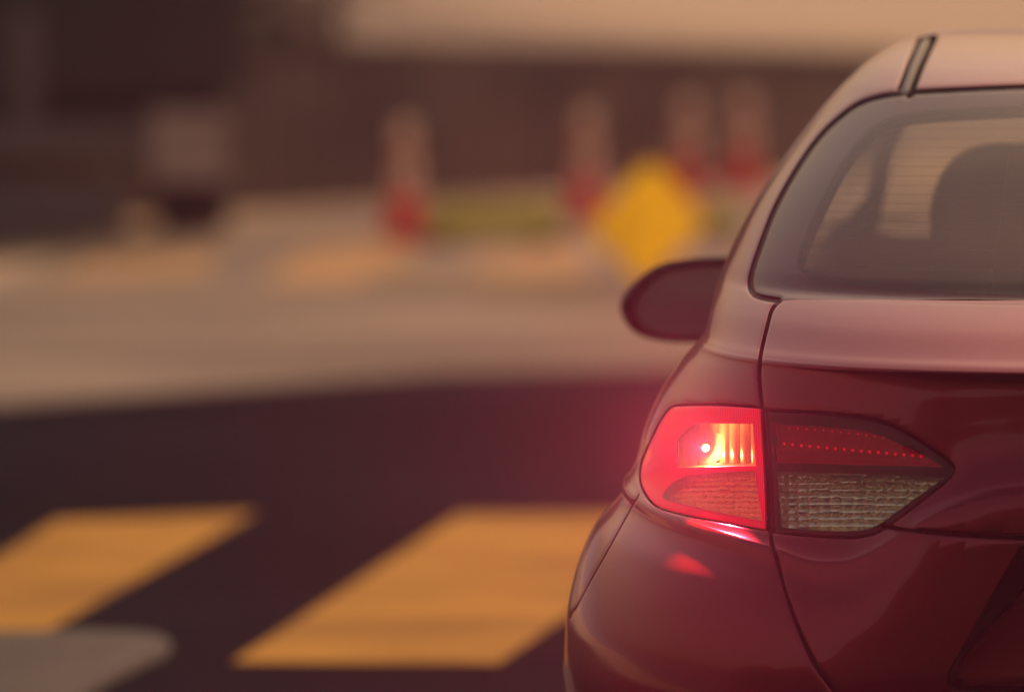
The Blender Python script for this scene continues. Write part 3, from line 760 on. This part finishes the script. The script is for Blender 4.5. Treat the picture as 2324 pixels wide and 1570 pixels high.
# ================================================================== THE STREET
def sheet(name, pts, z, m):
    return tag(mesh_obj(name, [(p[0], p[1], z) for p in pts], [tuple(range(len(pts)))], m, None, False), kind='structure')
SAND = mottle(mat('sandy_ground', (.42, .30, .19), .95), (.38, .27, .17), (.56, .42, .28), .06, 8, .4)
ASPH = mottle(mat('asphalt', (.03, .03, .034), .85), (.0012, .003, .010), (.006, .009, .020), .55, 8, .5, 120)
ASPH.node_tree.nodes['Principled BSDF'].inputs['Specular IOR Level'].default_value = .01
CONC = mottle(mat('worn_concrete', (.36, .28, .22), .9), (.12, .093, .073), (.28, .218, .168), .45, 7, .4, 60)
YELLOW = mottle(mat('yellow_road_paint', (.75, .40, .06), .7), (.32, .155, .016), (.56, .285, .028), 1.3, 8, .3, 90)
YELLOW.node_tree.nodes['Principled BSDF'].inputs['Specular IOR Level'].default_value = .1
FADED = mottle(mat('faded_orange_paint', (.55, .27, .07), .8), (.30, .20, .10), (.50, .27, .08), 2.0, 8)
bm = bmesh.new(); bmesh.ops.create_circle(bm, cap_ends=True, segments=64, radius=1500); 
o = bm_obj('ground', bm, SAND); o['kind'] = 'structure'
g2 = lambda x, y: ground(x, y)[:2]
def edge(pts, far=None): return [g2(*p) for p in pts]
e1 = edge([(-400, 955), (0, 925), (500, 885), (1000, 850), (1500, 838), (2600, 800)])
road = [e1[0]+np.array([-40, -6])]+e1+[e1[-1]+np.array([40, 4]), np.array([160., -75.]), np.array([-160., -75.])]
sheet('road', road, .004, ASPH)
e2 = edge([(-300, 700), (0, 640), (340, 520), (1000, 460), (1700, 440), (2600, 420)])
apron = [e2[0]+np.array([-6, -3])]+e2+[e2[-1]+np.array([8, 0])]+[p+np.array([0, -.01]) for p in [e1[-1]+np.array([40, 4])]+e1[::-1]+[e1[0]+np.array([-40, -6])]]
sheet('concrete_apron', apron, .006, CONC)
for pts in ([(525, 1512), (1045, 1173), (1620, 1173), (1132, 1514)], [(-390, 1512), (130, 1188), (585, 1170), (122, 1432), (20, 1500)], [(1440, 1512), (1980, 1160), (2500, 1160), (2040, 1512)]):
    sheet('crossing_stripe', edge(pts), .010, YELLOW)
for pts in ([(90, 650), (200, 600), (500, 572), (470, 632)], [(590, 650), (690, 575), (900, 545), (960, 610), (780, 655)], [(1050, 640), (1090, 580), (1330, 560), (1330, 640)]):
    sheet('far_crossing_stripe', edge(pts), .012, FADED)

# added, unseen rise behind the camera, keeps bright sky out of the car's reflections
BLOCKER = mottle(mat('blocker_dark', (.02, .024, .018), .95), (.012, .016, .012), (.03, .034, .024), .25, 8)
hv, hf = [], []
for i in range(61):
    x_ = -150+5*i; top_ = 22+3.5*math.sin(i*.37)+2.2*math.sin(i*.93+1)+.5*math.sin(i*2.1); yy_ = -30-12*(1-(x_/150)**2)
    hv += [(x_, yy_, -.5), (x_*1.02, yy_-6, top_*.7), (x_*1.05, yy_-18, top_), (x_*1.1, yy_-60, -.5)]
for i in range(60):
    for k in range(3): hf.append((4*i+k, 4*i+4+k, 4*i+5+k, 4*i+1+k))
tag(mesh_obj('blocker_hill', hv, hf, BLOCKER, None, True), kind='structure')
CONE_RED = plastic_sheet('cone_red', (.62, .03, .03), (.90, .07, .055), 12, .6)
CONE_PALE = plastic_sheet('cone_band', (.80, .64, .54), (.90, .74, .64), 10, .5)
CONE_OR = mat('cone_orange', (.62, .16, .08), .5)
def make_cone(px, py, hpx, label):
    g = ground(px, py); k = FPX/np.linalg.norm(g-CAM); h = hpx/k
    r = empty('traffic_cone', tuple(g), 0); tag(r, label, 'traffic cone', 'traffic cones along the far side of the apron')
    bm = bmesh.new(); add_box(bm, (0, 0, .02), (h*.46, h*.46, .036)); bm_obj('cone_base', bm, CONE_RED, r, bevel=.01)
    def rad(z): return h*(.155-.085*z/h)
    for nm, z0, z1, m in (('lower_cone', .036, .40*h, CONE_RED), ('reflective_band', .40*h, .66*h, CONE_PALE), ('cone_stripe', .66*h, .76*h, CONE_OR), ('cone_top', .76*h, h, CONE_PALE)):
        bm = bmesh.new(); add_lathe(bm, [(rad(z0), z0), (rad(z1), z1-.001)], 28); bm_obj(nm, bm, m, r, True)
make_cone(918, 550, 275, 'traffic cone standing alone at the left end of the lime green barrier')
make_cone(1330, 505, 255, 'traffic cone between the lime green barrier and the yellow diamond board')
make_cone(1560, 448, 225, 'traffic cone rising just behind the top right edge of the yellow diamond board')
make_cone(1690, 436, 220, 'rightmost traffic cone, nearest the rear pillar of the red car')

LIME = plastic_sheet('lime_plastic', (.60, .60, .15), (.74, .74, .22), 6, .5)
def lime(px0, px1, py, hpx, label):
    a = ground(px0, py); b = ground(px1, py-6); k = FPX/np.linalg.norm(a-CAM); L = np.linalg.norm(b-a); h = hpx/k
    r = empty('road_barrier', tuple(a), math.atan2(b[1]-a[1], b[0]-a[0])); tag(r, label, 'barrier', 'lime green barriers between the cones')
    bm = bmesh.new(); add_box(bm, (L/2, 0, h*.60), (L, .05, h*.75)); bm_obj('barrier_board', bm, LIME, r, bevel=.012)
    for q in (.1, .9):
        bm = bmesh.new(); add_box(bm, (L*q, 0, h*.115), (.05, .22, h*.23)); bm_obj('foot', bm, TRIM, r, bevel=.006)
lime(972, 1268, 562, 98, 'long low lime green barrier board between two traffic cones')
lime(1585, 1665, 545, 85, 'short lime green barrier board right of the yellow diamond board')

YSIGN = plastic_sheet('yellow_sign_face', (.80, .60, .014), (.94, .76, .025), 5, .75)
g = ground(1462, 650); k = FPX/np.linalg.norm(g-CAM); r = empty('diamond_sign', tuple(g), R(-9))
tag(r, 'yellow diamond warning board propped on the ground behind the door mirror', 'road sign')
s_ = 140/k; bm = bmesh.new()
add_prism(bm, [(-s_*.98, s_*.95), (-s_*.86, s_*.78), (-.03, .02), (.03, .02), (s_*.86, s_*.90), (s_*.98, s_*1.06), (s_*.86, s_*1.22), (.16*s_, s_*1.98), (-.02, s_*1.98)], .012, Matrix.Rotation(R(-8), 4, 'X'))
bm_obj('sign_panel', bm, YSIGN, r, bevel=.004)
bm = bmesh.new(); add_box(bm, (0, .35, s_*.85), (.03, .03, s_*2.0), 0, R(28)); bm_obj('sign_strut', bm, TRIM, r)

FADE_BROWN = mottle(mat('fade_brown', (.22, .15, .105), .95), (.16, .108, .076), (.28, .195, .138), .12, 8)
sheet('fade_strip', edge([(-900, 420), (-900, -120), (300, -110), (800, -40), (1150, 35), (1600, 85), (2100, 118), (2500, 140), (2500, 330)]), .014, FADE_BROWN)  # brown sheet added to soften the sand's edge and darken its left
OLIVE = mottle(mat('olive_road_paint', (.17, .15, .05), .85), (.12, .105, .045), (.22, .19, .06), 3)
for pts in ([(860, 632), (1340, 643), (1345, 660), (875, 655)], [(1120, 676), (1420, 684), (1420, 697), (1130, 692)]):
    sheet('olive_line', edge(pts), .012, OLIVE)
# dark stone wall along the far side, with its coping
WALL = mottle(mat('dark_stone', (.075, .055, .045), .9), (.10, .075, .064), (.19, .142, .118), 1.6, 9, .8, 14)
COPE = mottle(mat('dark_coping', (.08, .06, .05), .85), (.06, .045, .04), (.10, .078, .066), 4, 6)
a = ground(-700, 548); b = ground(1975, 389)
L = np.linalg.norm(b-a); ang = math.atan2(b[1]-a[1], b[0]-a[0])
rw = empty('stone_wall', tuple(a), ang); tag(rw, 'long low dark stone wall behind the cones', 'wall')
wy = .64
bm = bmesh.new(); nx = 120
for i in range(nx):
    xa = L*i/nx; hi_ = .84-.30*i/nx; add_box(bm, (xa+L/nx/2, .0, hi_/2), (L/nx*.985, .30+.02*math.sin(i*2.3), hi_+.02*math.sin(i*3.1)))
bm_obj('wall_body', bm, WALL, rw)
bm = bmesh.new(); vs_ = add_box(bm, (L/2, 0, .03), (L, .36, .06))
for v_ in vs_: v_.co.z += .85-.30*v_.co.x/L
bm_obj('coping', bm, COPE, rw, bevel=.01)

# dark lorry parked at the left, tail towards the crossing
LORRY = mottle(mat('lorry_paint', (.03, .026, .028), .5), (.022, .02, .022), (.045, .038, .038), 1.2)
PALE = mottle(mat('pale_panel', (.6, .45, .38), .8), (.52, .38, .32), (.68, .52, .44), 3)
GREY = mat('lorry_steel', (.20, .16, .15), .55, .2)
a = ground(-500, 660); b = ground(560, 520)
# tail face stands across the view at ~36 m
c0 = at_depth(560, 520, 0); g = ground(300, 560); k = FPX/np.linalg.norm(g-CAM)
rl = empty('lorry', (g[0], g[1], 0), R(9)); tag(rl, 'dark parked lorry with a pale square panel low on its tail', 'lorry')
W2 = 2.35; xr = (545-300)/k                     # right tail corner
bm = bmesh.new(); add_box(bm, (xr-W2/2, 3.2, 1.95), (W2, 6.4, 2.6)); bm_obj('lorry_body', bm, LORRY, rl, bevel=.03)
bm = bmesh.new(); add_box(bm, (xr-W2/2, 3.3, .56), (W2-.5, 6.2, .16)); bm_obj('chassis', bm, LORRY, rl)
bm = bmesh.new(); add_box(bm, (xr-W2/2, -.06, .46), (W2-.1, .10, .14)); bm_obj('rear_bumper', bm, GREY, rl, bevel=.01)
pc = (430-300)/k; pz = (560-330)/k
bm = bmesh.new(); add_box(bm, (pc, -.125, pz), (175/k, .03, 160/k)); bm_obj('pale_panel', bm, PALE, rl, bevel=.006)
pc = (62-300)/k
bm = bmesh.new(); add_box(bm, (pc, -.03, (560-170)/k), (62/k, .05, 290/k)); bm_obj('upright_post', bm, GREY, rl, bevel=.01)
bm = bmesh.new(); add_box(bm, ((120-300)/k, -.02, (560-470)/k), (330/k, .06, 120/k)); bm_obj('light_bar', bm, GREY, rl, bevel=.01)
for sx in (-1, 1):
    for yw in (1.2, 5.2):
        bm = bmesh.new(); add_lathe(bm, [(.22, -.16), (.40, -.16), (.44, -.11), (.44, .11), (.40, .16), (.22, .16)], 36, Matrix.Translation((xr-W2/2+sx*(W2/2-.2), yw, .44)) @ Matrix.Rotation(math.pi/2, 4, 'Y'))
        bm_obj('wheel', bm, TYRE, rl, True)

# shrub added for a soft dark-to-bright fade beside the lorry
LEAF = mottle(mat('dusty_leaves', (.05, .045, .03), .8), (.030, .028, .02), (.085, .07, .045), 3)
BARK = mat('bark', (.05, .036, .028), .9)
c_ = at_depth(600, 60, 30.5); rs = empty('shrub', (c_[0], c_[1], 0)); tag(rs, 'added dark leafy shrub standing behind the stone wall beside the lorry', 'shrub')
lv, lf = [], []
clumps = [(random.gauss(-.25, .42), random.gauss(0, .35), random.uniform(.55, 2.3)) for _ in range(60)]
for cx_, cy_, cz_ in clumps:
    for _ in range(55):
        p_ = Vector((cx_+random.gauss(0, .12), cy_+random.gauss(0, .12), cz_+random.gauss(0, .12)))
        u_ = Vector((random.gauss(0, 1), random.gauss(0, 1), random.gauss(0, .6))).normalized(); w_ = u_.cross(Vector((random.gauss(0, 1), random.gauss(0, 1), 1))).normalized()
        L_ = random.uniform(.035, .065); b_ = len(lv)
        lv += [p_-u_*L_, p_+w_*L_*.4, p_+u_*L_, p_-w_*L_*.4]; lf.append((b_, b_+1, b_+2, b_+3))
mesh_obj('foliage', lv, lf, LEAF, rs, False)
for k_ in range(5):
    bm = bmesh.new(); add_lathe(bm, [(.035, 0), (.026, .7), (.012, 1.6)], 10, Matrix.Translation((-.3+.12*k_, .05*(k_ % 2), 0)) @ Matrix.Rotation(.12*(k_-2), 4, 'Y'))
    bm_obj('stem', bm, BARK, rs, True)

# round-nosed kerb island at the near left
ISL = mottle(mat('pale_kerb_concrete', (.20, .18, .16), .9), (.026, .026, .027), (.06, .057, .054), 3.5, 8, .5, 70, stretch=(1, .3, 1))
top = edge([(-500, 1456), (0, 1452), (200, 1450), (320, 1454), (370, 1464), (388, 1480), (372, 1497), (320, 1520), (255, 1553), (190, 1592), (60, 1670), (-500, 1905)])
ri = empty('traffic_island', (0, 0, 0)); tag(ri, 'low pale concrete island with a rounded nose at the near end of the crossing', 'traffic island')
bm = bmesh.new(); lo = [bm.verts.new((p[0], p[1], .0)) for p in top]; hi = [bm.verts.new((p[0], p[1], .022)) for p in top]
bm.faces.new(hi); 
for i in range(len(top)):
    j = (i+1) % len(top); bm.faces.new((lo[i], lo[j], hi[j], hi[i]))
bm_obj('island_slab', bm, ISL, ri, bevel=.008)

# air: thin haze added to carry the brake light's glow, closed box round everything built
hz = bpy.data.materials.new('glow_haze'); hz.use_nodes = True
n, l = hz.node_tree.nodes, hz.node_tree.links; n.clear()
om = n.new('ShaderNodeOutputMaterial'); pv = n.new('ShaderNodeVolumePrincipled')
pv.inputs['Color'].default_value = (.50, .58, .86, 1); pv.inputs['Density'].default_value = .0012; pv.inputs['Anisotropy'].default_value = 0.8
l.new(pv.outputs[0], om.inputs['Volume'])
bm = bmesh.new(); add_box(bm, (0, 0, 15.5), (3200, 3200, 33.0))
o = bm_obj('haze', bm, hz); o['kind'] = 'stuff'
